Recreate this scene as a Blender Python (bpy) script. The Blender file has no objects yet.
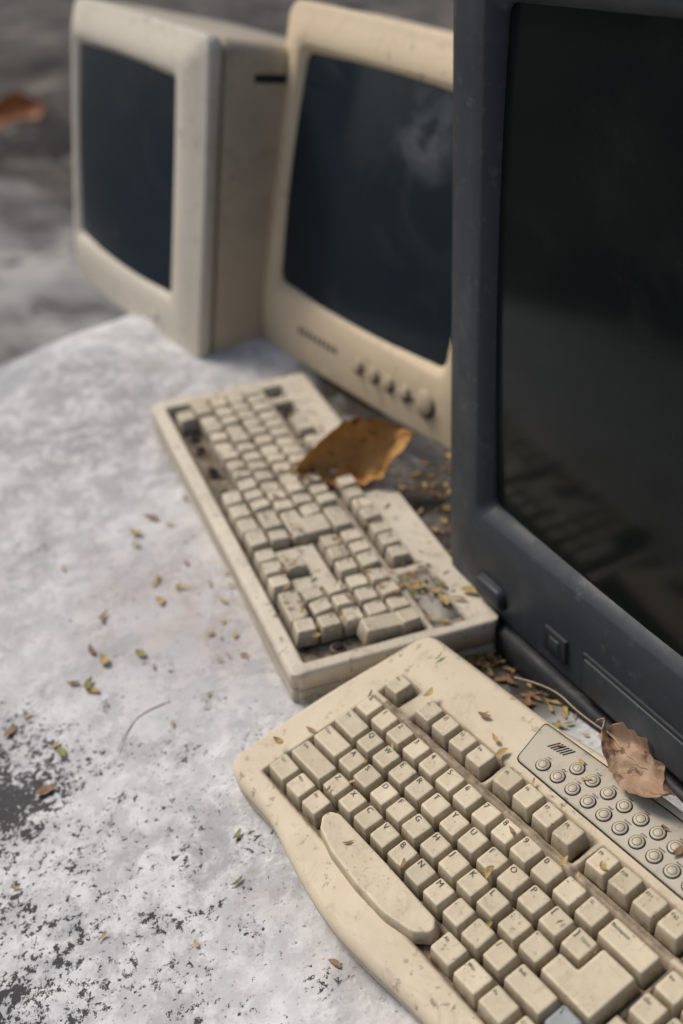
import bpy, bmesh, math, random
import numpy as np
from mathutils import Matrix, Vector, noise as mnoise
random.seed(7); rng=np.random.RandomState(5)
sc=bpy.context.scene
sc.view_settings.view_transform='Standard'
try: sc.view_settings.look='None'
except: pass
sc.view_settings.exposure=0
PITCH=28.0; H=0.56
sp,cp=math.sin(math.radians(PITCH)),math.cos(math.radians(PITCH))
C=np.array([[1,0,0],[0,-sp,cp],[0,-cp,-sp]])
def frame(R,t):
    R=np.array(R,float);t=np.array(t,float)
    U,_,Vt=np.linalg.svd(R);R=U@Vt
    A=C@R;T=C@t+np.array([0,0,H])
    M=Matrix.Identity(4)
    for i in range(3):
        for j in range(3): M[i][j]=A[i,j]
        M[i][3]=T[i]
    return M
U1=0.0181; U2=0.019
M1=frame([[.539,.808,-.239],[.388,-.49,-.781],[-.748,.328,-.577]],np.array([-.047,.173,.81])*0.95)
M2=frame([[.355,.934,-.034],[.503,-.221,-.836],[-.788,.28,-.548]],[-.199,-.114,1.195])@Matrix.Translation((-.004,0,.006))
MA=frame([[.529,.09,-.844],[.432,-.884,.176],[-.73,-.458,-.507]],[-.361,-.334,1.574])
MB=frame([[.591,.121,-.797],[.406,-.899,.164],[-.697,-.42,-.581]],[-.1,-.215,1.358])@Matrix.Rotation(math.radians(-2.1),4,'Z')
MT=frame([[.436,-.018,-.9],[.466,-.851,.243],[-.77,-.525,-.363]],[.102,.058,.914])@Matrix.Rotation(math.radians(3.0),4,'Z')@Matrix.Translation((-.003,-.010,0))

# ------------------------------------------------------------ helpers
def link(o,parent=None):
    sc.collection.objects.link(o)
    if parent: o.parent=parent
    return o
def empty(name,M):
    e=bpy.data.objects.new(name,None);e.empty_display_size=.05
    link(e);e.matrix_world=M;return e
def mobj(name,bm,mats,parent=None,smooth=True):
    me=bpy.data.meshes.new(name)
    bmesh.ops.recalc_face_normals(bm,faces=bm.faces[:])
    bm.to_mesh(me);bm.free()
    for m in (mats if isinstance(mats,(list,tuple)) else [mats]): me.materials.append(m)
    if smooth:
        for p in me.polygons:p.use_smooth=True
    return link(bpy.data.objects.new(name,me),parent)
def pyobj(name,V,F,mats,parent=None,smooth=True,attr=None):
    me=bpy.data.meshes.new(name);me.from_pydata(V,[],F)
    for m in (mats if isinstance(mats,(list,tuple)) else [mats]): me.materials.append(m)
    if smooth: me.polygons.foreach_set('use_smooth',[True]*len(me.polygons))
    if attr is not None:
        a=me.color_attributes.new('kv','FLOAT_COLOR','POINT')
        a.data.foreach_set('color',np.array(attr,dtype=np.float32).ravel())
    me.update()
    return link(bpy.data.objects.new(name,me),parent)

class NT:
    def __init__(s,name):
        s.m=bpy.data.materials.new(name);s.m.use_nodes=True;s.t=s.m.node_tree
        s.b=s.t.nodes['Principled BSDF'];s.tc=s.t.nodes.new('ShaderNodeTexCoord')
    def n(s,k,**kw):
        x=s.t.nodes.new(k)
        for a,v in kw.items(): setattr(x,a,v)
        return x
    def l(s,a,b): s.t.links.new(a,b)
    def noise(s,scale,detail=5,rough=.6,co='Object',dist=0):
        x=s.n('ShaderNodeTexNoise');x.inputs['Scale'].default_value=scale;x.inputs['Detail'].default_value=min(detail,5)
        x.inputs['Roughness'].default_value=rough;x.inputs['Distortion'].default_value=dist
        s.l(s.tc.outputs[co],x.inputs['Vector']);return x.outputs['Fac']
    def ramp(s,f,stops):
        r=s.n('ShaderNodeValToRGB');e=r.color_ramp.elements
        while len(e)<len(stops): e.new(.5)
        for i,(p,c) in enumerate(stops):
            e[i].position=p;e[i].color=(c,c,c,1) if not isinstance(c,(tuple,list)) else (*c,1)
        s.l(f,r.inputs[0]);return r.outputs[0]
    def mix(s,f,a,b,mode='MIX'):
        x=s.n('ShaderNodeMix',data_type='RGBA',blend_type=mode)
        for i,v in ((0,f),(6,a),(7,b)):
            if isinstance(v,(int,float)): x.inputs[i].default_value=v
            elif isinstance(v,(tuple,list)): x.inputs[i].default_value=(*v,1)
            else: s.l(v,x.inputs[i])
        return x.outputs[2]
    def math(s,op,a,b=0.,cl=False):
        x=s.n('ShaderNodeMath',operation=op,use_clamp=cl)
        for i,v in ((0,a),(1,b)):
            if isinstance(v,(int,float)): x.inputs[i].default_value=v
            else: s.l(v,x.inputs[i])
        return x.outputs[0]
    def col(s,v):
        if isinstance(v,(tuple,list)): s.b.inputs['Base Color'].default_value=(*v,1)
        else: s.l(v,s.b.inputs['Base Color'])
    def rough(s,v):
        if isinstance(v,(int,float)): s.b.inputs['Roughness'].default_value=v
        else: s.l(v,s.b.inputs['Roughness'])
    def bump(s,h,strength=.3,dist=.001):
        x=s.n('ShaderNodeBump');x.inputs['Strength'].default_value=strength;x.inputs['Distance'].default_value=dist
        s.l(h,x.inputs['Height']);s.l(x.outputs[0],s.b.inputs['Normal'])

def plastic(name,base,dirt,scale=1.0,amt=.5,useattr=False,rough=.5,spk=1.5):
    k=NT(name)
    big=k.ramp(k.noise(9*scale,5,.65),[(.35,0.),(.7,1.)])
    c=k.mix(k.math('MULTIPLY',big,amt),base,tuple(.72*b+.28*d for b,d in zip(base,dirt)))
    sp_=k.ramp(k.noise(140*scale,3,.7),[(.58,0.),(.70,1.)])
    pm=k.ramp(k.noise(14*scale,4,.6,dist=.5),[(.42,0.),(.6,1.)])
    c=k.mix(k.math('MULTIPLY',k.math('MULTIPLY',sp_,pm),amt*spk,True),c,dirt)
    stn=k.ramp(k.noise(26*scale,5,.78,dist=1.2),[(.53,0.),(.68,1.)])
    c=k.mix(k.math('MULTIPLY',stn,amt*.7*min(1,spk)),c,tuple((b*.4+d*.6) for b,d in zip(base,dirt)))
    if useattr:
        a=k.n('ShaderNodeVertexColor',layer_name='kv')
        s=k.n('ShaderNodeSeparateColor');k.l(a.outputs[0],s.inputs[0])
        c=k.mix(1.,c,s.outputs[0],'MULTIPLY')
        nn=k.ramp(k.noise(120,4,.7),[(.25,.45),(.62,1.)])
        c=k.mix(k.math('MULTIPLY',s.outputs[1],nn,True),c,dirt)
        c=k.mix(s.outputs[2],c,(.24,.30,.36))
    k.col(c)
    k.rough(k.ramp(k.noise(60*scale,3,.6),[(.3,rough-.07),(.7,rough+.18)]))
    k.b.inputs['Specular IOR Level'].default_value=.35
    k.bump(k.noise(900,2,.6),.15,.0004)
    return k.m
m_kb1=plastic('aged_beige_plastic',(.77,.66,.48),(.10,.06,.035),1,.5,True)
m_key1=plastic('keycap_cream',(.82,.71,.51),(.11,.068,.036),2,.45,True)
m_kb2=plastic('aged_white_plastic',(.78,.70,.56),(.10,.07,.04),1,.65,True)
m_key2=plastic('keycap_white',(.82,.73,.56),(.11,.07,.04),2,.65,True)
m_monA=plastic('monitor_grey_white_plastic',(.74,.68,.56),(.20,.15,.10),.5,.6,spk=.75)
m_monAb=plastic('monitor_back_plastic',(.52,.44,.32),(.14,.10,.065),.5,.9,spk=.7)
m_monB=plastic('monitor_yellowed_plastic',(.77,.63,.43),(.20,.13,.07),.5,.6,spk=.85)
m_tv=plastic('television_dark_plastic',(.030,.038,.048),(.14,.14,.13),.6,.35,rough=.42)
m_tv2=plastic('television_black_plastic',(.016,.019,.023),(.09,.08,.07),.8,.35,rough=.5)
m_panel=plastic('panel_grey_plastic',(.54,.49,.39),(.14,.11,.08),1,.45)
def simple(name,c,r=.6):
    k=NT(name);n=k.noise(200,3,.6);k.col(k.mix(n,tuple(.75*x for x in c),tuple(min(1,1.2*x) for x in c)));k.rough(r);return k.m
m_dark=simple('dark_gap',(.018,.016,.014),.8)
m_ink=simple('legend_ink',(.06,.06,.065),.6)
m_brownrub=simple('rubber_brown',(.16,.12,.085),.7)
m_btn=simple('button_beige',(.52,.42,.29),.5)
m_btnw=simple('button_cream',(.62,.55,.42),.5)
m_label=simple('label_sticker',(.34,.31,.26),.55)

def screenmat(name,base,dust,dustamt,r=.16,patch=None,spec=.22):
    k=NT(name)
    d=k.ramp(k.noise(9,5,.68,dist=.8),[(.50,0.),(.78,1.)])
    f=k.ramp(k.noise(320,2,.6),[(.66,0.),(.72,1.)])
    smear=k.ramp(k.noise(3,3,.5),[(.3,.15),(.7,1.)])
    a=k.math('MULTIPLY',k.math('ADD',k.math('MULTIPLY',d,.55),k.math('MULTIPLY',f,.6)),dustamt,True)
    if patch:
        vm=k.n('ShaderNodeVectorMath',operation='DISTANCE');k.l(k.tc.outputs['Object'],vm.inputs[0]);vm.inputs[1].default_value=patch
        mr=k.n('ShaderNodeMapRange');mr.inputs['From Min'].default_value=.0;mr.inputs['From Max'].default_value=.055;mr.inputs['To Min'].default_value=1;mr.inputs['To Max'].default_value=0
        k.l(vm.outputs['Value'],mr.inputs[0])
        a=k.math('ADD',a,k.math('MULTIPLY',k.math('MULTIPLY',mr.outputs[0],k.ramp(k.noise(22,4,.6,dist=.3),[(.40,0.),(.70,1.)])),.42),True)
    k.col(k.mix(k.math('ADD',a,k.math('MULTIPLY',smear,dustamt*.2),True),base,dust))
    k.rough(k.math('ADD',k.math('MULTIPLY',d,.25),r))
    k.b.inputs['Specular IOR Level'].default_value=spec
    return k.m
m_scrA=screenmat('crt_glass_teal',(.012,.024,.034),(.25,.30,.33),.08)
m_scrB=screenmat('crt_glass_dusty',(.010,.019,.027),(.42,.45,.47),.08,.16,(.238,.275,.0))
m_scrT=screenmat('crt_glass_black',(.005,.008,.008),(.18,.20,.19),.04,.12,spec=.13)

# ------------------------------------------------------------ ledge shape (thin plate spline)
def W(M,p): v=M@Vector(p);return (v.x,v.y,v.z)
ctrl=[]
for x,y,z in ((-1.5,-1.8,-.029),(-1,8,-.042),(22,-2,-.029),(22,8,-.042),(10,-1.8,-.029),(10,8,-.042)): ctrl.append(W(M1,(x*U1,y*U1,z)))
for x,y,z in ((0,0,-.036),(.46,0,-.036),(.46,.165,-.048),(0,.165,-.048)): ctrl.append(W(M2,(x,y,z)))
ctrl+=[W(MA,(.17,-.008,0)),W(MA,(.36,-.012,0)),W(MB,(0,-.008,-.0)),W(MB,(.36,-.004,0)),W(MT,(0,-.005,0)),W(MT,(.25,-.005,0)),W(MT,(.5,-.005,0))]
ctrl+=[(-.30,.50,-.060),(-.33,.80,.0),(-.42,1.05,.045),(-.12,.32,-.07),(.3,1.75,.12),(.8,1.4,.1),(-.45,1.28,.09)]
ctrl=np.array(ctrl)
def tpsk(r): return np.where(r>1e-9,r*r*np.log(np.maximum(r,1e-9)),0)
n=len(ctrl);K=tpsk(np.linalg.norm(ctrl[:,None,:2]-ctrl[None,:,:2],axis=2))+np.eye(n)*.004
P=np.concatenate([np.ones((n,1)),ctrl[:,:2]],1)
A=np.block([[K,P],[P.T,np.zeros((3,3))]]);sol=np.linalg.solve(A,np.concatenate([ctrl[:,2],np.zeros(3)]))
def gz(X,Y):
    X=np.asarray(X,float);Y=np.asarray(Y,float);sh=X.shape;x=X.ravel();y=Y.ravel()
    r=np.sqrt((x[:,None]-ctrl[None,:,0])**2+(y[:,None]-ctrl[None,:,1])**2)
    z=tpsk(r)@sol[:n]+sol[n]+sol[n+1]*x+sol[n+2]*y
    def fall(s,k,mx): 
        s=np.maximum(0,s);lim=mx/(2*k);return np.where(s<lim,k*s*s,k*lim*lim+mx*(s-lim))
    z=z-fall(-.70*x+.71*y-1.10,2.0,1.4)-fall(-.97*x+.25*y-.74,2.2,1.4)-fall(y-1.9,1.2,1.2)-fall(x-.95,1.2,1.2)-fall(.1-y,1.2,1.2)
    return np.maximum(z,-.55).reshape(sh)
def gz1(x,y): return float(gz(np.array([x]),np.array([y]))[0])
xs=np.concatenate([np.linspace(-1.5,-.6,40)[:-1],np.linspace(-.6,.6,260)[:-1],np.linspace(.6,1.9,45)])
ys=np.concatenate([np.linspace(-.6,.35,40)[:-1],np.linspace(.35,1.6,270)[:-1],np.linspace(1.6,2.9,45)])
X,Y=np.meshgrid(xs,ys);Z=gz(X,Y)
bump=np.zeros_like(Z)
for i in range(Z.shape[0]):
    for j in range(Z.shape[1]):
        p=Vector((X[i,j],Y[i,j],0))
        bump[i,j]=.009*mnoise.fractal(p*4.5,1.0,2.0,3)+.0008*mnoise.fractal(p*40,.9,2.0,3)
Z=Z+bump-.002
V=np.stack([X,Y,Z],2).reshape(-1,3);nx=len(xs);F=[]
for i in range(len(ys)-1):
    for j in range(nx-1):
        a=i*nx+j;F.append((a,a+1,a+nx+1,a+nx))
k=NT('weathered_white_concrete')
base=k.mix(k.ramp(k.noise(4,5,.62),[(.32,0.),(.66,1.)]),(.44,.442,.45),(.72,.715,.71))
n38=k.noise(48,5,.72,dist=.3)
base=k.mix(k.ramp(n38,[(.44,0.),(.60,1.)]),base,(.80,.795,.79))
st_=k.math('MULTIPLY',k.ramp(k.noise(3.2,3,.6),[(.45,0.),(.66,1.)]),k.ramp(k.noise(26,5,.75),[(.38,0.),(.68,1.)]))
base=k.mix(k.math('MULTIPLY',st_,.8),base,(.35,.29,.25))
sb=k.ramp(k.noise(17,5,.8,dist=.5),[(.53,0.),(.58,1.)])
base=k.mix(k.math('MULTIPLY',sb,.38),base,(.35,.345,.35))
def blob(c,r0,r1):
    vm=k.n('ShaderNodeVectorMath',operation='DISTANCE');k.l(k.tc.outputs['Object'],vm.inputs[0]);vm.inputs[1].default_value=c
    mr=k.n('ShaderNodeMapRange');mr.inputs['From Min'].default_value=r0;mr.inputs['From Max'].default_value=r1
    mr.inputs['To Min'].default_value=1;mr.inputs['To Max'].default_value=0;k.l(vm.outputs['Value'],mr.inputs[0]);return mr.outputs[0]
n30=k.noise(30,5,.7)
gapd=k.math('MAXIMUM',blob((.12,.72,.05),.03,.10),k.math('MAXIMUM',blob((.11,.90,.07),.07,.14),k.math('MAXIMUM',blob((.13,1.06,.08),.08,.16),blob((.06,1.20,.09),.05,.13))))  # dark debris in the gap; last blob paints the shadow under monitor B
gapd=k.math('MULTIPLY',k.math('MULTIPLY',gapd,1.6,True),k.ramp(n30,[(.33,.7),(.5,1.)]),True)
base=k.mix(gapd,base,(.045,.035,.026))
base=k.mix(k.math('MULTIPLY',k.math('MULTIPLY',blob((-.10,.82,.03),.0,.17),k.ramp(n38,[(.40,0.),(.60,1.)])),.75),base,(.35,.265,.22))
base=k.mix(k.math('MULTIPLY',blob((-.53,1.30,.03),.08,.22),.85),base,(.15,.17,.20))  # bluish shade of the ledge's left shoulder, painted into the colour
m1=k.math('MAXIMUM',k.math('MAXIMUM',blob((-.245,.64,-.03),.0,.105),k.math('MULTIPLY',blob((-.20,.46,-.03),.0,.12),.72)),k.math('MULTIPLY',blob((-.27,.50,-.04),.0,.32),.46))
mA_=k.noise(34,5,.72);mF=k.noise(210,4,.75)
mm=k.math('ADD',k.math('MULTIPLY',mA_,.40),k.math('MULTIPLY',mF,.60))
mo=k.ramp(k.math('ADD',mm,k.math('MULTIPLY',m1,.20)),[(.605,0.),(.63,1.)])
base=k.mix(k.math('MULTIPLY',mo,.93),base,(.022,.021,.021))
pit=k.ramp(k.noise(260,3,.7),[(.63,0.),(.67,1.)])
base=k.mix(k.math('MULTIPLY',pit,.6),base,(.16,.15,.14))
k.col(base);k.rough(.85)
hh=k.math('ADD',n38,k.math('MULTIPLY',k.noise(300,3,.7),.10))
k.bump(k.math('SUBTRACT',hh,k.math('MULTIPLY',mo,.25)),.4,.003)
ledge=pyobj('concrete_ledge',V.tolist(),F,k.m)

# background ground
k=NT('ground_dirt')
c=k.mix(k.ramp(k.noise(.8,5,.6),[(.44,0.),(.56,1.)]),(.028,.024,.020),(.10,.085,.07))
c=k.mix(k.ramp(k.noise(2.5,5,.7,dist=.5),[(.52,0.),(.60,1.)]),c,(.22,.195,.165))
c=k.mix(k.ramp(k.noise(5,5,.7,dist=.6),[(.54,0.),(.60,1.)]),c,(.018,.016,.013))
vm=k.n('ShaderNodeVectorMath',operation='DISTANCE');k.l(k.tc.outputs['Object'],vm.inputs[0]);vm.inputs[1].default_value=(-1.2,3.5,-.5)
mr=k.n('ShaderNodeMapRange');mr.inputs['From Min'].default_value=1.45;mr.inputs['From Max'].default_value=1.75;mr.inputs['To Min'].default_value=1;mr.inputs['To Max'].default_value=0
k.l(k.math('ADD',vm.outputs['Value'],k.math('MULTIPLY',k.noise(1.6,4,.6),.9)),mr.inputs[0])
pale=k.mix(k.ramp(k.noise(3,5,.65),[(.40,0.),(.58,1.)]),(.15,.14,.13),(.44,.42,.39))
pale=k.mix(k.ramp(k.noise(7,5,.7,dist=1),[(.56,0.),(.62,1.)]),pale,(.06,.055,.05))
c=k.mix(mr.outputs[0],c,pale)
k.col(c);k.rough(.95)
gs=np.concatenate([-np.geomspace(200,6,14),np.linspace(-5.8,5.8,150),np.geomspace(6,200,14)])
V=[]
for yy in gs:
    for xx in gs:
        V.append((xx,yy+3,-.50+.12*mnoise.fractal(Vector((xx*1.1,yy*1.1,0)),1,2,4)))
F=[(i*len(gs)+j,i*len(gs)+j+1,(i+1)*len(gs)+j+1,(i+1)*len(gs)+j) for i in range(len(gs)-1) for j in range(len(gs)-1)]
pyobj('ground',V,F,k.m)

# ------------------------------------------------------------ rounded polygon loops
def rpoly(pts,inset,rad,seg=3):
    m=len(pts);out=[];Q=[]
    for i in range(m):
        a=Vector(pts[i-1]);b=Vector(pts[i]);c=Vector(pts[(i+1)%m])
        e1=(b-a).normalized();e2=(c-b).normalized()
        n1=Vector((-e1.y,e1.x));n2=Vector((-e2.y,e2.x))
        d=1+n1.dot(n2)
        Q.append(b+(n1+n2)*(inset/max(d,.2)))
    for i in range(m):
        a=Q[i-1];b=Q[i];c=Q[(i+1)%m]
        r=min(rad,(a-b).length*.45,(c-b).length*.45)
        p0=b+(a-b).normalized()*r;p1=b+(c-b).normalized()*r
        for s in range(seg+1):
            t=s/seg;out.append(p0*(1-t)**2+b*2*t*(1-t)+p1*t*t)
    return out
class MB_:
    def __init__(s): s.V=[];s.F=[];s.A=[];s.mi=[]
    def add(s,loops,zs,attrs,M=None,cap=True,center=None,mi=0):
        n=len(loops[0]);o=len(s.V)
        for lp,z,a in zip(loops,zs,attrs):
            for p in lp:
                v=Vector((p[0],p[1],z)) 
                if M is not None: v=M@v
                s.V.append(v[:]);s.A.append(a)
        for i in range(len(loops)-1):
            for j in range(n):
                a=o+i*n+j;b=o+i*n+(j+1)%n
                s.F.append((a,b,b+n,a+n));s.mi.append(mi)
        if cap:
            t=o+(len(loops)-1)*n
            if center is not None:
                v=Vector(center)
                if M is not None:v=M@v
                s.V.append(v[:]);s.A.append(attrs[-1]);c=len(s.V)-1
                for j in range(n): s.F.append((t+j,t+(j+1)%n,c));s.mi.append(mi)
            else: s.F.append(tuple(t+j for j in range(n)));s.mi.append(mi)
    def obj(s,name,mats,parent=None,smooth=True):
        o=pyobj(name,s.V,s.F,mats,parent,smooth,s.A)
        if any(s.mi): o.data.polygons.foreach_set('material_index',s.mi)
        return o
_tc={}
def textmesh(ch):
    if ch in _tc: return _tc[ch]
    cu=bpy.data.curves.new('tmp','FONT');cu.body=ch;cu.size=1;cu.resolution_u=2
    o=bpy.data.objects.new('tmp',cu);sc.collection.objects.link(o)
    dg=bpy.context.evaluated_depsgraph_get();dg.update()
    me=o.evaluated_get(dg).to_mesh()
    r=([v.co[:] for v in me.vertices],[tuple(p.vertices) for p in me.polygons])
    o.evaluated_get(dg).to_mesh_clear();bpy.data.objects.remove(o);_tc[ch]=r;return r

def layout():
    L=[]
    def row(y,x,items):
        for it in items:
            if isinstance(it,(int,float)): x+=it;continue
            lab,w=it if isinstance(it,tuple) else (it,1)
            L.append([x,y,w,1,lab]);x+=w
    FR=5.4
    row(FR,0,['Esc',1,'F1','F2','F3','F4',.5,'F5','F6','F7','F8',.5,'F9','F10','F11','F12',.25,'PrSc','ScLk','Paus'])
    row(4,0,['~','1','2','3','4','5','6','7','8','9','0','-','=',('Backspace',2),.25,'Ins','Hom','PgU',.25,'Num','/','*','-'])
    row(3,0,[('Tab',1.5),'Q','W','E','R','T','Y','U','I','O','P','[',']',1.5,.25,'Del','End','PgD',.25,'7','8','9'])
    row(2,0,[('Caps',1.75),'A','S','D','F','G','H','J','K','L',';',"'",2.25,3.5,.0,'4','5','6'])
    row(1,0,[('Shift',2.25),'Z','X','C','V','B','N','M',',','.','/',('Shift',1.75),'\\',1.25,'^',1.25,'1','2','3'])
    L.append([21.5,2.5,1,2,'+']);L.append([21.5,.5,1,2,'Ent'])
    L.append([15.25,0,1,1,'<']);L.append([16.25,0,1,1,'v']);L.append([17.25,0,1,1,'>'])
    L.append([18.5,0,2,1,'0']);L.append([20.5,0,1,1,'.'])
    return L
def add_key(mb,lg,pts,u,lab,tint=None,blue=0.,ztop=0.,tall=.0095,dirt=1.,tilt=1.,dish=True,lsz=.2):
    xs_=[p[0] for p in pts];ys_=[p[1] for p in pts]
    cx=(min(xs_)+max(xs_))/2*u;cy=(min(ys_)+max(ys_))/2*u
    P0=[(p[0]*u-cx,p[1]*u-cy) for p in pts]
    big=(max(xs_)-min(xs_))
    M=Matrix.Translation((cx+random.gauss(0,.00015),cy+random.gauss(0,.00015),ztop+random.gauss(0,.0003)*tilt))@Matrix.Rotation(random.gauss(0,.022)*tilt/max(1,big*.6),4,'Y')@Matrix.Rotation(random.gauss(0,.02)*tilt,4,'X')@Matrix.Rotation(random.gauss(0,.012)*tilt/max(1,big),4,'Z')
    t=tint if tint else random.uniform(.86,1.03)
    d0=dirt
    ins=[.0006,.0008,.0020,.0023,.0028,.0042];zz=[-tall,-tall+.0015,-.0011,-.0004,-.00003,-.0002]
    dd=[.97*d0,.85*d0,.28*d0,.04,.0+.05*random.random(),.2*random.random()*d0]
    loops=[];
    for q,z in zip(ins,zz):
        lp=rpoly(P0,q,.0016 if q<.0019 else .0015,3)
        if q>.0019: lp=[Vector((p[0],p[1]+.0005)) for p in lp]
        loops.append(lp)
    at=[(t,d,blue,1) for d in dd]
    mb.add(loops,zz,at,M,center=(0,.0005,-.0006) if (dish and len(pts)==4) else None)
    if lab and lg is not None:
        hw=(max(xs_)-min(xs_))*u/2-.0033;hd=(max(ys_)-min(ys_))*u/2-.0034
        sz=.0054 if len(lab)==1 else .0031
        vs,fs=textmesh(lab);o=len(lg.V)
        for v in vs:
            q=M@Vector((-hw+v[0]*sz,hd-.0038+v[1]*sz+.0005,.00014));lg.V.append(q[:]);lg.A.append((1,1,1,1))
        for f_ in fs: lg.F.append(tuple(o+i for i in f_));lg.mi.append(0)
def rect(x,y,w,d): return [(x,y),(x+w,y),(x+w,y+d),(x,y+d)]

def body(name,u,Lf,Rf,Ff,Bf,wells,zf,zw,zb,mat,parent,r=.006,dirtf=None,seam=.36):
    def axis(n,e=.02,ne=10):
        a=np.concatenate([np.linspace(0,e,ne)[:-1],np.linspace(e,1-e,n)[:-1],np.linspace(1-e,1,ne)]);return a
    S=axis(330,.014);T=axis(130,.04)
    Sg,Tg=np.meshgrid(S,T)
    X=Lf(Tg)*(1-Sg)+Rf(Tg)*Sg;Yv=Ff(Sg)*(1-Tg)+Bf(Sg)*Tg
    sd=np.full(X.shape,1e3)
    for (a,b,c,d) in wells:
        dx=np.maximum(a-X,X-c);dy=np.maximum(b-Yv,Yv-d)
        o=np.hypot(np.maximum(dx,0),np.maximum(dy,0))+np.minimum(np.maximum(dx,dy),0)
        sd=np.minimum(sd,o)
    f=np.clip(.5+sd*u/.0016,0,1);f=f*f*(3-2*f)
    Zt=zf(X,Yv)*f+zw(X,Yv)*(1-f)
    wd=Rf(Tg)-Lf(Tg);hd=Bf(Sg)-Ff(Sg)
    dist=np.minimum(np.minimum(Sg,1-Sg)*wd,np.minimum(Tg,1-Tg)*hd)*u
    e=np.clip(1-dist/r,0,1);Zt=Zt-r*(1-np.sqrt(np.maximum(0,1-e*e)))
    dirt=np.clip((1-f)*.98,0,1)  # well floors: brown dirt plus the shade between keys, both as colour
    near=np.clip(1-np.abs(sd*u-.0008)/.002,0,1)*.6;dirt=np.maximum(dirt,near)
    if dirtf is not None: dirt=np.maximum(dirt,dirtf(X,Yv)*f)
    V=np.stack([X*u,Yv*u,Zt],2).reshape(-1,3).tolist();A=[(1,d,0,1) for d in dirt.ravel()]
    nx=len(S);ny=len(T);F=[(i*nx+j,i*nx+j+1,(i+1)*nx+j+1,(i+1)*nx+j) for i in range(ny-1) for j in range(nx-1)]
    bd=[j for j in range(nx)]+[i*nx+nx-1 for i in range(1,ny)]+[(ny-1)*nx+j for j in range(nx-2,-1,-1)]+[i*nx for i in range(ny-2,0,-1)]
    cxx=sum(V[b][0] for b in bd)/len(bd);cyy=sum(V[b][1] for b in bd)/len(bd)
    prev=bd
    for (q,off) in ((seam-.01,.0),(seam,.0009),(seam+.04,.0009),(seam+.05,.0),(1.0,.0012)):
        cur=[]
        for b in bd:
            x,y,z=V[b];zb_=zb(y/u);zz=z*(1-q)+zb_*q
            dx=x-cxx;dy=y-cyy;l=math.hypot(dx,dy)
            V.append((x-dx/l*off,y-dy/l*off,zz));A.append((.9,.35 if off==0 else .7,0,1));cur.append(len(V)-1)
        for i in range(len(bd)):
            a=i;b2=(i+1)%len(bd);F.append((prev[b2],prev[a],cur[a],cur[b2]))
        prev=cur
    F.append(tuple(prev))
    return pyobj(name,V,F,mat,parent,True,A)

# ============================================================ keyboard 1 (front)
kb1=empty('keyboard',M1)
def sm(x): return x*x*(3-2*x)
def corner(T,r=.12,amt=1.0):
    e=np.clip(1-np.minimum(T,1-T)/r,0,1);return amt*(1-np.sqrt(np.maximum(0,1-e*e)))
Lf=lambda T:-1.65+.35*T-.35*np.sin(T*math.pi)*.8+corner(T,.07,.5)
Rf=lambda T:23.4-corner(T,.10,.75)
def Ff(S):
    x=S*25
    y=-1.55-.18*np.sin(x/25*math.pi*1.0)*1.0-.46*np.exp(-((x-8.4)/3.6)**2)+.16*np.exp(-((x-3.)/1.6)**2)
    return y+corner(S,.03,.45)
Bf=lambda S:8.25+.40*sm(np.clip((S*25-6)/6,0,1))+.15*np.sin(S*math.pi)-corner(S,.020,.30)
w1=[(-.1,-.55,15.1,4.55),(-.1,4.88,1.1,5.95),(1.9,4.88,6.1,5.95),(6.4,4.88,10.6,5.95),(10.9,4.88,15.1,5.95),(15.15,4.88,18.35,5.95),
    (15.15,2.45,18.35,4.55),(16.15,.45,17.35,1.5),(15.15,-.55,18.35,.55),(18.4,-.55,22.6,4.55)]
def dirt1(X,Y):
    a=np.exp(-((Y-4.72)/.16)**2)*((X>0.5)&(X<15)).astype(float)
    b=np.exp(-((Y-5.0)/.5)**2)*np.exp(-((X-3)/2.2)**2)*.55
    return np.clip(a*.95+b,0,.9)
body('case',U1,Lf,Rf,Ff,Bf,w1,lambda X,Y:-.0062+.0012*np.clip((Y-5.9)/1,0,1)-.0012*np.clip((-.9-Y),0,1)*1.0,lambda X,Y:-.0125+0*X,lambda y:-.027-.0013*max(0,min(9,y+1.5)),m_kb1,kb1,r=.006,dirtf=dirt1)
mb=MB_();lg=MB_();lay=layout()
for x,y,w,d,lab in lay:
    if lab=='\\' and y==1: continue
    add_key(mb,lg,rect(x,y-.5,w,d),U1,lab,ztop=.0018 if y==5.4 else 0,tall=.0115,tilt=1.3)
add_key(mb,lg,rect(14,.5,1,1),U1,'\\',blue=.75,tint=.9)
add_key(mb,lg,[(12.75,1.5),(15,1.5),(15,3.5),(13.5,3.5),(13.5,2.5),(12.75,2.5)],U1,'Enter',tall=.011)
for x,w,l,bl in ((0,1.25,'Ctrl',0),(1.25,1.1,'Win',0),(2.35,1.05,'Alt',0),(9.95,1.15,'Alt',0),(11.1,1.2,'Win',0),(12.3,1.2,'Fn',0),(13.5,1.5,'Ctrl',0)):
    add_key(mb,lg,rect(x,-.5,w,1),U1,l,tall=.011,blue=bl)
sp_pts=[(3.45,-.22),(3.9,-.62),(5.0,-.86),(6.6,-.95),(8.2,-.90),(9.4,-.62),(9.85,-.18),(9.85,.12),(9.5,.42),(6.7,.46),(3.9,.44),(3.5,.2)]
add_key(mb,None,sp_pts,U1,'',ztop=.0012,tilt=.2,dish=False,tint=1.0,dirt=.8,tall=.009)
mb.obj('keycaps',m_key1,kb1);lg.obj('key_legends',m_ink,kb1,False)
mp=MB_();pz=-.0050
pp=[(5.75,8.15),(6.25,6.35),(22.2,6.35),(22.6,6.7),(22.6,8.35),(11.5,8.38)]
pp=[(a*U1,b*U1) for a,b in pp]
mp.add([rpoly(pp,-.0006,.004,4),rpoly(pp,-.0006,.004,4)],[-.008,pz+.0002],[(1,0,0,1)]*2,mi=1)
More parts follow.
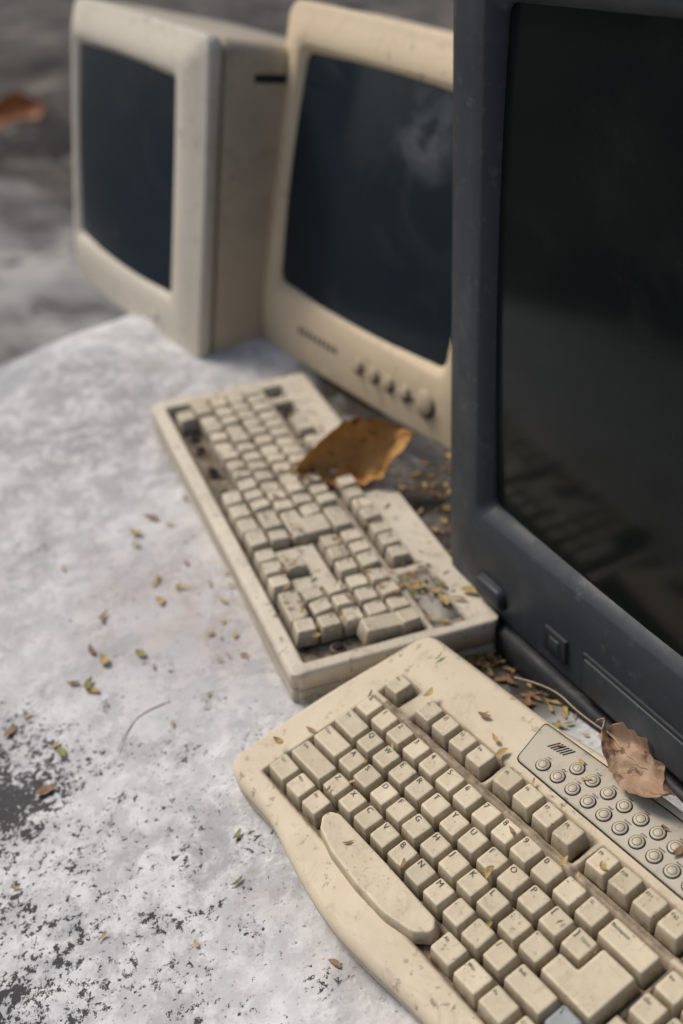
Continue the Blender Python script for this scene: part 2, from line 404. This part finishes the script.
mp.add([rpoly(pp,0,.004,4),rpoly(pp,.0002,.004,4),rpoly(pp,.0011,.004,4)],[-.008,pz+.0004,pz+.0010],[(1,0,0,1)]*3)
mp.obj('media_panel',[m_panel,m_dark],kb1)
def disc(mb,c,r,z0,z1,mi=0,seg=16,bev=.0004,ax=1.0,attr=(1,.1,0,1)):
    L=[]
    for q in (r,r,r-bev): L.append([Vector((c[0]+q*math.cos(a*2*math.pi/seg)*ax,c[1]+q*math.sin(a*2*math.pi/seg))) for a in range(seg)])
    mb.add(L,[z0,z1-bev,z1],[attr]*3,mi=mi)
bt=MB_()
for i in range(19):
    for r_,(x0,yy) in enumerate(((8.1,7.50),(7.15,6.80))):
        x=(x0+i*.735)*U1;y=yy*U1
        if x0+i*.735>21.8: continue
        disc(bt,(x,y),.0052,pz,pz+.0013,1,20);disc(bt,(x,y),.0043,pz,pz+.0020,0,20,.0003);disc(bt,(x,y),.0030,pz,pz+.00205,1,16,.0001);disc(bt,(x,y),.0027,pz,pz+.0022,0,16,.0003)
for i in range(6):
    a=[((6.62+i*.13+.2*j)*U1,(7.45+.42*j+.02*i)*U1) for j in (0,1)]
    L=[(a[0][0],a[0][1]),(a[0][0]+.0011,a[0][1]),(a[1][0]+.0011,a[1][1]),(a[1][0],a[1][1])]
    bt.add([[Vector(p) for p in L]]*2,[pz,pz+.0012],[(1,0,0,1)]*2,mi=1)
bt.obj('media_buttons',[m_btnw,m_dark],kb1)
lt=MB_()
for i in range(19):
    for (x0,yy) in ((8.1,7.50),(7.15,6.80)):
        if x0+i*.735>21.8: continue
        lb=random.choice(['play','stop','mail','www','vol','calc','menu','prev','next'])
        vs,fs=textmesh(lb);o=len(lt.V)
        for v in vs: lt.V.append(((x0+i*.735)*U1-.0026+v[0]*.0023,yy*U1+.0056+v[1]*.0023,pz+.0012));lt.A.append((1,1,1,1))
        for f_ in fs: lt.F.append(tuple(o+q for q in f_));lt.mi.append(0)
lt.obj('media_legends',m_ink,kb1,False)

# ============================================================ keyboard 2
kb2=empty('keyboard.001',M2)
Lf=lambda T:0.0+corner(T,.03,.2);Rf=lambda T:24.45-corner(T,.03,.2)
Ff=lambda S:0.0+corner(S,.01,.2);Bf=lambda S:8.95-corner(S,.01,.2)
ox,oy=1.2,1.3
def wl(a,b,c,d): return (a+ox,b+oy,c+ox,d+oy)
w2=[wl(-.1,-.6,15.08,4.55),wl(-.1,4.85,1.1,5.95),wl(1.9,4.85,6.1,5.95),wl(6.4,4.85,10.6,5.95),wl(10.9,4.85,15.08,5.95),wl(15.17,4.85,18.33,5.95),
    wl(15.17,2.45,18.33,4.55),wl(16.17,.45,17.33,1.5),wl(15.17,-.6,18.33,.55),wl(18.42,-.6,22.6,4.55),wl(18.9,4.9,22.7,6.3)]
def zw2(X,Y): return np.where((X>19.6)&(Y>6),-.0095,-.0175)
def dirt2(X,Y): return np.clip(np.exp(-((X-12)/9)**2)*np.exp(-((Y-6.)/.35)**2)*.7,0,.6)
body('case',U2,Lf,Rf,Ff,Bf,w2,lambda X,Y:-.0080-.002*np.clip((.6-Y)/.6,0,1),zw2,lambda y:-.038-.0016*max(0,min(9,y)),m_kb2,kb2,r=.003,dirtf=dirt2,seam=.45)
mb=MB_();lg=MB_();st2=MB_()
missing={('Esc',5.4),('F2',5.4),('Ent',.5),('F1',5.4)}
def socket(x,y):
    cx,cy=x*U2,y*U2
    disc(st2,(cx,cy),.0062,-.0176,-.0130,0,14);disc(st2,(cx,cy),.0042,-.0176,-.0105,1,14)
for x,y,w,d,lab in lay:
    X0,Y0=x+ox,y-.5+oy
    if (lab,y) in missing:
        socket(X0+w/2,Y0+d/2);continue
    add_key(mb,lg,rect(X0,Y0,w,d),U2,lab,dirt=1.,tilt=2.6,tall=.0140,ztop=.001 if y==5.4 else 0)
add_key(mb,lg,[(a+ox,b+oy) for a,b in [(12.75,1.5),(15,1.5),(15,3.5),(13.5,3.5),(13.5,2.5),(12.75,2.5)]],U2,'Enter',tilt=1.5,tall=.0135)
for x,w,l in ((0,1.25,''),(1.25,1.25,'Win'),(2.5,1.25,''),(10,1.25,'Alt'),(11.25,1.25,'Win'),(12.5,1.25,'Fn'),(13.75,1.25,'Ctrl')):
    if l=='': socket(x+ox+w/2,oy);continue
    add_key(mb,lg,rect(x+ox,-.5+oy,w,1),U2,l,tilt=1.8,tall=.0135)
for x in (4.6,6.9,9.2): socket(x+ox,oy)
mb.obj('keycaps',m_key2,kb2);lg.obj('key_legends',m_ink,kb2,False)
st2.obj('key_sockets',[m_brownrub,m_dark],kb2)
lb=MB_()
def flat(mb,x0,y0,x1,y1,z,u,mi=0,h=.0006):
    P_=[(x0*u,y0*u),(x1*u,y0*u),(x1*u,y1*u),(x0*u,y1*u)]
    mb.add([rpoly(P_,0,.001,2),rpoly(P_,.0001,.001,2)],[z,z+h],[(1,0,0,1)]*2,mi=mi)
flat(lb,20.4,6.35,23.6,7.45,-.0096,U2,0)
for i in range(3): flat(lb,20.8+i*.9,7.1,21.05+i*.9,7.25,-.0091,U2,1)
lb.obj('label',[m_label,m_dark],kb2)
lt=MB_()
for (s,x,y,z) in (('NUM   CAPS   SCROLL',20.7,6.8,.0032),('101 KEYS',20.7,6.47,.0028)):
    vs,fs=textmesh(s);o=len(lt.V)
    for v in vs: lt.V.append((x*U2+v[0]*z,y*U2+v[1]*z,-.0088));lt.A.append((1,1,1,1))
    for f_ in fs: lt.F.append(tuple(o+q for q in f_));lt.mi.append(0)
lt.obj('label_text',m_ink,kb2,False)

# ============================================================ CRT sets
def rr(x0,x1,y0,y1,r,seg=8,bow=0.):
    P_=[];
    for cx,cy,a0 in ((x1-r,y1-r,0),(x0+r,y1-r,90),(x0+r,y0+r,180),(x1-r,y0+r,270)):
        for s in range(seg+1):
            a=math.radians(a0+90*s/seg);P_.append((cx+r*math.cos(a),cy+r*math.sin(a)))
    Q=[];m=len(P_)
    for i in range(m):
        a=P_[i];b=P_[(i+1)%m];Q.append(a)
        if (i+1)%(seg+1)==0:
            for s in range(1,10): Q.append((a[0]+(b[0]-a[0])*s/10,a[1]+(b[1]-a[1])*s/10))
    if bow:
        cx,cy=(x0+x1)/2,(y0+y1)/2;hx,hy=(x1-x0)/2,(y1-y0)/2;R_=[]
        for x,y in Q:
            u_,v_=(x-cx)/hx,(y-cy)/hy
            R_.append((cx+hx*u_*(1+bow*(1-v_*v_)),cy+hy*v_*(1+bow*(1-u_*u_))))
        Q=R_
    return Q
def loft(name,secs,mat,parent,cap_end=True,cap_start=False):
    V=[];F=[];m=None
    for s in secs:
        z,x0,x1,y0,y1,r=s[:6];bow=s[6] if len(s)>6 else 0
        L=rr(x0,x1,y0,y1,r,8,bow);m=len(L)
        for p in L: V.append((p[0],p[1],z))
    for i in range(len(secs)-1):
        for j in range(m):
            a=i*m+j;b=i*m+(j+1)%m;F.append((a,b,b+m,a+m))
    if cap_end: F.append(tuple((len(secs)-1)*m+j for j in range(m)))
    if cap_start: F.append(tuple(range(m)))
    bm=bmesh.new();vs=[bm.verts.new(v) for v in V]
    for f_ in F: bm.faces.new([vs[i] for i in f_])
    return mobj(name,bm,mat,parent)
def glass(name,x0,x1,y0,y1,r,z,bulge,mat,parent,bow=0.02):
    bm=bmesh.new();rings=14;prev=None;cx,cy=(x0+x1)/2,(y0+y1)/2
    L=rr(x0,x1,y0,y1,r,8,bow)
    for i in range(rings):
        q=1-i/rings;ring=[]
        for p in L:
            x=cx+(p[0]-cx)*q;y=cy+(p[1]-cy)*q
            d=((x-cx)/(x1-cx))**2*.6+((y-cy)/(y1-cy))**2*.4
            ring.append(bm.verts.new((x,y,z+bulge*(1-d))))
        if prev:
            for j in range(len(L)): bm.faces.new([prev[j],prev[(j+1)%len(L)],ring[(j+1)%len(L)],ring[j]])
        prev=ring
    c=bm.verts.new((cx,cy,z+bulge))
    for j in range(len(L)): bm.faces.new([prev[j],prev[(j+1)%len(L)],c])
    return mobj(name,bm,mat,parent)
def box(mb,x0,x1,y0,y1,z0,z1,mi=0,b=.0008,r=.001):
    P_=[(x0,y0),(x1,y0),(x1,y1),(x0,y1)]
    mb.add([rpoly(P_,0,r,3),rpoly(P_,0,r,3),rpoly(P_,b,r,3)],[z0,z1-b,z1],[(1,0,0,1)]*3,mi=mi)
def ins(s,q,z,r,bow=0):
    return (z,s[0]+q,s[1]-q,s[2]+q,s[3]-q,r,bow)
def bx(bm,c,s):
    r=bmesh.ops.create_cube(bm,size=1);
    for v in r['verts']: v.co=Vector((c[0]+v.co.x*s[0],c[1]+v.co.y*s[1],c[2]+v.co.z*s[2]))
def bezel(name,o,sc_,zE,mat,parent,dep,ro,ri,lip=.0035,rec=.006,bow=.010,bev=.009):
    def lerp(a,b,t): return tuple(a[i]*(1-t)+b[i]*t for i in range(4))
    S=[ins(o,.003,zE-dep+.001,ro),ins(o,.0,zE-dep+.002,ro,bow*.4),ins(o,.0,zE-lip*2,ro,bow*.8),ins(o,0.0004,zE-lip,ro,bow)]
    for q,zz in ((.0012,-.0018),(.0030,-.0006),(.0055,0.)): S.append(ins(o,q*lip/.0035,zE+zz*lip/.0035,ro,bow))
    i0=ins(o,.0055*lip/.0035,0,ro)[1:5];i1=(sc_[0]-bev,sc_[1]+bev,sc_[2]-bev,sc_[3]+bev)
    for t in (.33,.66,1.):
        a=lerp(i0,i1,t);S.append((zE*(1-t)**1.6,*a,ro*(1-t)+ri*1.25*t,bow))
    S.append((-.0008,sc_[0]-bev*.8,sc_[1]+bev*.8,sc_[2]-bev*.8,sc_[3]+bev*.8,ri*1.15,bow))
    S.append((-rec*.75,sc_[0]-.0012,sc_[1]+.0012,sc_[2]-.0012,sc_[3]+.0012,ri*1.05,bow))
    S.append((-rec,*sc_,ri,bow))
    S.append((-rec-.008,sc_[0]+.0005,sc_[1]-.0005,sc_[2]+.0005,sc_[3]-.0005,ri,bow))
    return loft(name,S,mat,parent,cap_end=False)

# ---- monitor A
mA=empty('crt_monitor',MA)
o=(-.036,.350,-.018,.338);s_=(.003,.292,.050,.290)
bezel('bezel',o,s_,-.012,m_monA,mA,.018,.016,.008,lip=.0022)
glass('screen',s_[0]-.002,s_[1]+.002,s_[2]-.002,s_[3]+.002,.010,-.008,.009,m_scrA,mA,.010)
zg=-.030
loft('rear_shell',[(zg+.002,o[0]+.012,o[1]-.010,o[2]+.008,o[3]-.010,.015),(zg-.0035,o[0]+.009,o[1]-.007,o[2]+.007,o[3]-.007,.018),(zg-.004,o[0]+.002,o[1]-.001,o[2]+.002,o[3]-.001,.018),(zg-.006,o[0]+.001,o[1]-.0,o[2]+.002,o[3]-.0,.018),(-.10,o[0]+.003,o[1]-.001,o[2]+.006,o[3]-.006,.018),(-.22,o[0]+.012,o[1]-.008,o[2]+.03,o[3]-.020,.02),(-.255,o[0]+.03,o[1]-.026,.05,o[3]-.04,.03),(-.36,o[0]+.07,o[1]-.07,.08,o[3]-.09,.03),(-.385,o[0]+.085,o[1]-.085,.095,o[3]-.11,.03)],m_monAb,mA,True,True)
t_=MB_()
box(t_,.10,.135,.012,.016,-.012,-.0055,0);disc(t_,(.248,.018),.0125,-.013,-.0045,0,24,.001);disc(t_,(.248,.018),.0112,-.013,-.0025,1,24,.001);disc(t_,(.295,.018),.003,-.013,-.0050,0,12)
t_.obj('controls',[m_dark,m_monA],mA)
bm=bmesh.new()
bx(bm,(o[1]-.0035,o[3]-.040,-.125),(.006,.009,.13))
for i in range(9): bx(bm,(o[1]-.006,.05+i*.012,-.17),(.006,.004,.05))
mobj('side_vents',bm,m_dark,mA,False)

# ---- monitor B
mB=empty('crt_monitor.001',MB)
o=(-.026,.368,-.013,.360);s_=(.024,.316,.068,.314)
bezel('bezel',o,s_,-.011,m_monB,mB,.030,.017,.011,lip=.0034,rec=.008,bow=.009)
glass('screen',s_[0]-.002,s_[1]+.002,s_[2]-.002,s_[3]+.002,.012,-.010,.010,m_scrB,mB,.009)
zg=-.042
loft('rear_shell',[(zg+.002,o[0]+.012,o[1]-.012,o[2]+.012,o[3]-.010,.02),(zg-.0015,o[0]+.010,o[1]-.010,o[2]+.010,o[3]-.008,.02),(zg-.002,o[0]+.003,o[1]-.003,o[2]+.003,o[3]-.002,.02),(-.11,o[0]+.006,o[1]-.006,.012,o[3]-.004,.024),(-.20,o[0]+.016,o[1]-.016,.05,o[3]-.016,.03),(-.24,o[0]+.035,o[1]-.035,.07,o[3]-.05,.03),(-.36,o[0]+.08,o[1]-.08,.11,o[3]-.10,.03),(-.39,o[0]+.095,o[1]-.095,.12,o[3]-.12,.03)],m_monB,mB,True,True)
t_=MB_()
for bxx in (.190,.217,.242,.269): disc(t_,(bxx,.026),.0098,-.012,-.0025,1,24,.0006);disc(t_,(bxx,.026),.0076,-.012,.0000,0,24,.0012)
disc(t_,(.301,.028),.0155,-.012,-.0020,1,28,.001);disc(t_,(.301,.028),.0135,-.012,.0006,0,28,.0020)
disc(t_,(.2838,.024),.0018,-.012,-.0015,1,10)
for i in range(9): box(t_,.078+i*.0085,.0820+i*.0085,.024,.032,-.012,-.0025,1,.0003,.0005)
t_.obj('controls',[m_btn,m_dark],mB)
sb_=loft('swivel_base',[(0,-.12,.12,-.12,.12,.04),(.014,-.12,.12,-.12,.12,.04),(.020,-.11,.11,-.11,.11,.04),(.026,-.08,.08,-.08,.08,.06),(.06,-.07,.07,-.07,.07,.06)],m_tv2,mB,True,True)
sb_.rotation_euler=(math.radians(-90),0,0);sb_.location=(.34,-.034,-.09)

# ---- television
tv=empty('television',MT)
o=(-.034,.528,.0,.485);s_=(.019,.473,.088,.436)
bezel('bezel',o,s_,-.003,m_tv,tv,.012,.012,.008,lip=.003,rec=.012,bow=.003,bev=.011)
glass('screen',s_[0]-.002,s_[1]+.002,s_[2]-.002,s_[3]+.002,.008,-.013,.009,m_scrT,tv,.005)
x0,x1,hh=-.062,.556,.482
loft('cheeks',[(-.10,x0+.002,x1-.002,.006,hh-.003,.02),(-.098,x0,x1,0.004,hh,.02),(-.024,x0,x1,.004,hh,.02),(-.018,x0+.004,x1-.004,0.004,hh-.003,.02),(-.0105,x0+.0225,x1-.0225,.005,hh-.004,.018),(-.0125,x0+.027,x1-.027,.007,hh-.006,.018),(-.02,x0+.032,x1-.032,.012,hh-.01,.018)],m_tv2,tv,cap_end=False)
loft('rear_shell',[(-.097,x0+.01,x1-.01,.010,hh-.01,.02),(-.102,x0+.008,x1-.008,.008,hh-.008,.02),(-.103,x0+.003,x1-.003,.006,hh-.003,.02),(-.18,x0+.006,x1-.006,.006,hh-.006,.024),(-.24,x0+.04,x1-.04,.01,hh-.06,.03),(-.40,x0+.12,x1-.12,.03,hh-.15,.03),(-.44,x0+.14,x1-.14,.04,hh-.17,.03)],m_tv2,tv,True,True)
t_=MB_()
P_=[(.014,.012),(.050,.012),(.050,.028),(.014,.028)]
t_.add([rpoly(P_,-.002,.010,6),rpoly(P_,-.002,.010,6)],[-.004,.0008],[(1,0,0,1)]*2,mi=1)
t_.add([rpoly(P_,0,.009,6),rpoly(P_,0,.009,6),rpoly(P_,.0018,.008,6)],[-.004,.0026,.0038],[(1,0,0,1)]*3,mi=0)
box(t_,.105,.131,.014,.034,-.004,.0010,1);box(t_,.112,.124,.019,.029,-.004,.0018,0)
box(t_,.150,.40,.006,.038,-.004,.0008,1);box(t_,.153,.397,.009,.035,-.004,.0022,0)
t_.obj('controls',[m_tv,m_tv2],tv)
bm=bmesh.new()
for i in range(110):
    r=bmesh.ops.create_cube(bm,size=1)
    for v in r['verts']:
        q=v.co;xx=x0+.0135+q.x*.013;yy=.03+i*.0041+q.y*.0022;zz=-.0149+q.z*.0012+(q.x)*.0052;v.co=Vector((xx,yy,zz))
mobj('speaker_ribs',bm,m_tv,tv,False)
loft('plinth',[(-.30,x0+.03,x1-.03,-.034,.004,.006),(-.004,x0+.03,x1-.03,-.034,-.003,.006),(.002,x0+.034,x1-.034,-.032,-.005,.006)],m_tv2,tv,True,True)

# ============================================================ leaves
def leafmat(name,c1,c2,c3):
    k=NT(name);
    a=k.mix(k.ramp(k.noise(28,5,.65),[(.35,0.),(.65,1.)]),c1,c2)
    a=k.mix(k.ramp(k.noise(90,5,.7),[(.54,0.),(.64,1.)]),a,c3)
    k.col(a);k.rough(.5);k.b.inputs['Specular IOR Level'].default_value=.35
    k.bump(k.noise(120,5,.7),.7,.002);return k.m
m_leaf=leafmat('dry_leaf_ochre',(.64,.37,.11),(.46,.22,.06),(.17,.075,.028))
m_leaf2=leafmat('dry_leaf_tan',(.56,.40,.27),(.38,.25,.16),(.16,.09,.06))
def leaf(name,L,Wd,M,mat,fold=.6,stem=.03,seed=0,bend=(0,1.6),updn=1,twist=.3,tipw=.12):
    bm=bmesh.new();nu,nv=56,24;G=[];px=0.;pzz=0.
    for i in range(nu+1):
        u=i/nu;th=bend[0]+(bend[1]-bend[0])*max(0,(u-.25)/.75)**1.3
        if i: px+=L/nu*math.cos(th);pzz+=L/nu*math.sin(th)
        wd=Wd*(math.sin(math.pi*u**1.05)**.7)*(1-tipw*u)+.0005;row=[]
        tw=twist*(u-.2)
        for j in range(nv+1):
            v=j/nv*2-1;s=abs(v)
            phi=fold*(1-.4*u)*(1.2 if v>0 else .6)*s
            yy=v*wd*math.cos(phi*.8);hh_=s*wd*math.sin(phi)
            hh_+=.0009*abs(math.sin((u*8-s*2.4)*math.pi))*s+.009*mnoise.noise(Vector((u*4+seed,v*1.6,seed)))*(.3+s)
            hh_+=.14*wd*max(0,s-.75)*4*(.5+mnoise.noise(Vector((u*5,seed,v))))
            yy+=wd*.2*mnoise.noise(Vector((u*8,seed,v)))
            y2=yy*math.cos(tw)-hh_*math.sin(tw);h2=yy*math.sin(tw)+hh_*math.cos(tw)
            row.append(bm.verts.new((px-h2*math.sin(th),y2,pzz+h2*math.cos(th))))
        G.append(row)
    for i in range(nu):
        for j in range(nv): bm.faces.new([G[i][j],G[i+1][j],G[i+1][j+1],G[i][j+1]])
    path=[G[i][nv//2].co.copy() for i in range(0,nu+1,2)]
    p0=path[0];path=[p0+Vector((-stem*(1-q/6),.006*math.sin(q*.9)*(1-q/6),.0)) for q in range(6)]+path
    prev=None
    for i,p in enumerate(path):
        r=.0011*(1-.7*i/len(path));ring=[bm.verts.new(p+Vector((0,r*math.cos(a*math.pi/3),r*math.sin(a*math.pi/3)))) for a in range(6)]
        if prev:
            for a in range(6): bm.faces.new([prev[a],prev[(a+1)%6],ring[(a+1)%6],ring[a]])
        prev=ring
    o=mobj(name,bm,mat);o.matrix_world=M;return o
def on2(x,y,z=0): return M2@Vector((x*U2,y*U2,z))
def on1(x,y,z=0): return M1@Vector((x*U1,y*U1,z))
def orient(p,xd,nd):
    x=xd.normalized();n_=(nd-x*nd.dot(x)).normalized();y=n_.cross(x)
    M=Matrix.Identity(4)
    for i in range(3): M[i][0]=x[i];M[i][1]=y[i];M[i][2]=n_[i];M[i][3]=p[i]
    return M
N2=(M2.to_3x3()@Vector((0,0,1)));X2=(M2.to_3x3()@Vector((1,0,0)));Y2=(M2.to_3x3()@Vector((0,1,0)))
N1=(M1.to_3x3()@Vector((0,0,1)));X1=(M1.to_3x3()@Vector((1,0,0)));Y1=(M1.to_3x3()@Vector((0,1,0)))
pA=on2(11.0,4.7,.002)
leaf('dry_leaf',.120,.038,orient(pA,Y2*1.0+X2*.08+N2*.06,N2*.9+X2*.9),m_leaf,1.0,.004,2,(0,1.0),1,-.25)
pB=on1(7.9,9.15,.002)
leaf('dry_leaf.001',.072,.018,orient(pB,X1*1.0+Y1*-.16+N1*.02,N1+Y1*-.35),m_leaf2,.9,.012,5,(0,.55),1,.5)
k3=leafmat('dry_leaf_orange',(.50,.17,.04),(.36,.11,.03),(.14,.05,.02))
leaf('dry_leaf.002',.34,.12,orient(Vector((-1.80,6.0,-.42)),Vector((1,.2,.05)),Vector((-.1,-.6,1))),k3,.6,.05,9,(0,.7))
def twig(name,pts,r,mat):
    cu=bpy.data.curves.new('t','CURVE');cu.dimensions='3D';cu.bevel_depth=r;cu.bevel_resolution=2
    s=cu.splines.new('NURBS');s.points.add(len(pts)-1);s.use_endpoint_u=True;s.order_u=3
    for q,p in zip(s.points,pts): q.co=(*p,1)
    o=bpy.data.objects.new('t',cu);sc.collection.objects.link(o);bpy.context.view_layer.update()
    me=bpy.data.meshes.new_from_object(o.evaluated_get(bpy.context.evaluated_depsgraph_get()));bpy.data.objects.remove(o)
    me.materials.clear();me.materials.append(mat);return link(bpy.data.objects.new(name,me))
m_tw=simple('twig_bark',(.36,.27,.19),.7)
def gp3(x,y,h=.001): return (x,y,gz1(x,y)+h)
twig('twig',[gp3(-.165,.665),gp3(-.16,.685,.002),gp3(-.148,.70,.002),gp3(-.13,.705,.001)],.0004,m_tw)
twig('twig.001',[on1(3.0,9.0,-.010),on1(4.6,9.5,-.004),on1(6.6,9.15,-.002),on1(7.9,9.2,.0)],.0007,m_tw)

# small debris
lm=[leafmat('litter_green',(.30,.31,.09),(.22,.22,.07),(.14,.09,.04)),leafmat('litter_yellow',(.54,.40,.15),(.42,.28,.10),(.24,.14,.05)),leafmat('litter_brown',(.38,.22,.11),(.24,.13,.06),(.12,.065,.035))]
li=MB_()
def leaflet(p,n_,s,mi):
    a=random.uniform(0,6.28);t=Vector((math.cos(a),math.sin(a),0));t=(t-n_*t.dot(n_)).normalized();b=n_.cross(t)
    L=s;w_=s*random.uniform(.11,.26);cv=random.uniform(-.1,.5);o=len(li.V);bend=random.uniform(-.35,.35);pk=random.uniform(.7,1.5)
    m=8
    for i in range(m):
        u=i/(m-1);ww=w_*math.sin(math.pi*min(1,.06+u*.92)**pk)**.8
        z=cv*L*(u-.5)**2*2+.0006
        for v in (-1,0,1):
            q=p+t*(L*(u-.5))+b*(ww*v+bend*L*(u-.5)**2*2)+n_*(z+abs(v)*ww*.4);li.V.append(q[:]);li.A.append((1,0,0,1))
    for i in range(m-1):
        for v in range(2):
            a_=o+i*3+v;li.F.append((a_,a_+1,a_+4,a_+3));li.mi.append(mi)
def gpos(x,y):
    e=.01;z=gz1(x,y);nn=Vector((-(gz1(x+e,y)-z)/e,-(gz1(x,y+e)-z)/e,1)).normalized()
    b_=.009*mnoise.fractal(Vector((x,y,0))*4.5,1.0,2.0,3)-.002
    return Vector((x,y,z+b_+.001)),nn
def scat(n_,cx,cy,sx,sy,ws=(.2,.4,.4),smin=.004,smax=.011):
    for _ in range(n_):
        p,nn=gpos(random.gauss(cx,sx),random.gauss(cy,sy));leaflet(p,nn,random.uniform(smin,smax),random.choices([0,1,2],ws)[0])
scat(22,-.15,.86,.05,.10,(.15,.5,.35),.006,.015);scat(13,-.15,.68,.06,.08,(.15,.5,.35),.007,.016);scat(6,-.10,.52,.08,.05,(.3,.6,.1),.006,.011);scat(30,-.085,.80,.025,.07,(.05,.45,.5),.003,.011)
scat(230,.10,.75,.035,.035,(.05,.35,.6),.006,.015);scat(260,.12,.93,.03,.10,(.06,.34,.6),.005,.012);scat(120,.17,.68,.04,.05,(.08,.35,.57),.006,.014)
for _ in range(170):
    x,y=random.uniform(1,23.5),random.uniform(.8,8.2);
    leaflet(on2(x,y,random.choice([-.006,.0012,.0012])),(N2+Vector((random.gauss(0,.15),random.gauss(0,.15),0))).normalized(),random.uniform(.003,.009),random.choices([0,1,2],(.06,.4,.54))[0])
for _ in range(18):
    x,y=random.gauss(21.8,1.2),random.gauss(6.7,.7);leaflet(on2(x,y,-.006),N2,random.uniform(.007,.015),random.choices([0,1,2],(.4,.5,.1))[0])
for _ in range(64):
    x,y=random.uniform(-.5,20),random.uniform(-.5,8);
    if y<4.5 and random.random()<.6: continue
    leaflet(on1(x,y,random.choice([-.0045,.0012,.0012]) if y<6 else -.0035),(N1+Vector((random.gauss(0,.15),random.gauss(0,.15),0))).normalized(),random.uniform(.003,.010),random.choices([0,1,2],(.15,.4,.45))[0])
li.obj('leaf_litter',lm)

# ============================================================ camera / light
cd=bpy.data.cameras.new('camera');cam=bpy.data.objects.new('camera',cd);link(cam)
cam.location=(0,0,H);cam.rotation_euler=(math.radians(90-PITCH),0,0)
cd.sensor_fit='VERTICAL';cd.sensor_height=36;cd.lens=1150/1024*36;cd.clip_start=.02;cd.clip_end=600
cd.dof.use_dof=True;cd.dof.focus_distance=.69;cd.dof.aperture_fstop=4.0
sc.camera=cam
w=bpy.data.worlds.new('World');sc.world=w;w.use_nodes=True;nt=w.node_tree
sky=nt.nodes.new('ShaderNodeTexSky');sky.sky_type='NISHITA';sky.sun_disc=False
EL,AZ=math.radians(52),math.radians(-65)
sky.sun_elevation=EL;sky.sun_rotation=AZ;sky.air_density=1.0;sky.dust_density=3.5;sky.ozone_density=1.0
nt.links.new(sky.outputs[0],nt.nodes['Background'].inputs[0]);nt.nodes['Background'].inputs[1].default_value=.095
sd=bpy.data.lights.new('sun','SUN');sd.energy=1.75;sd.angle=math.radians(18);sd.color=(1,.925,.82)
so=bpy.data.objects.new('sun',sd);link(so)
d=Vector((math.sin(AZ)*math.cos(EL),math.cos(AZ)*math.cos(EL),math.sin(EL)))
so.rotation_euler=d.to_track_quat('Z','Y').to_euler()
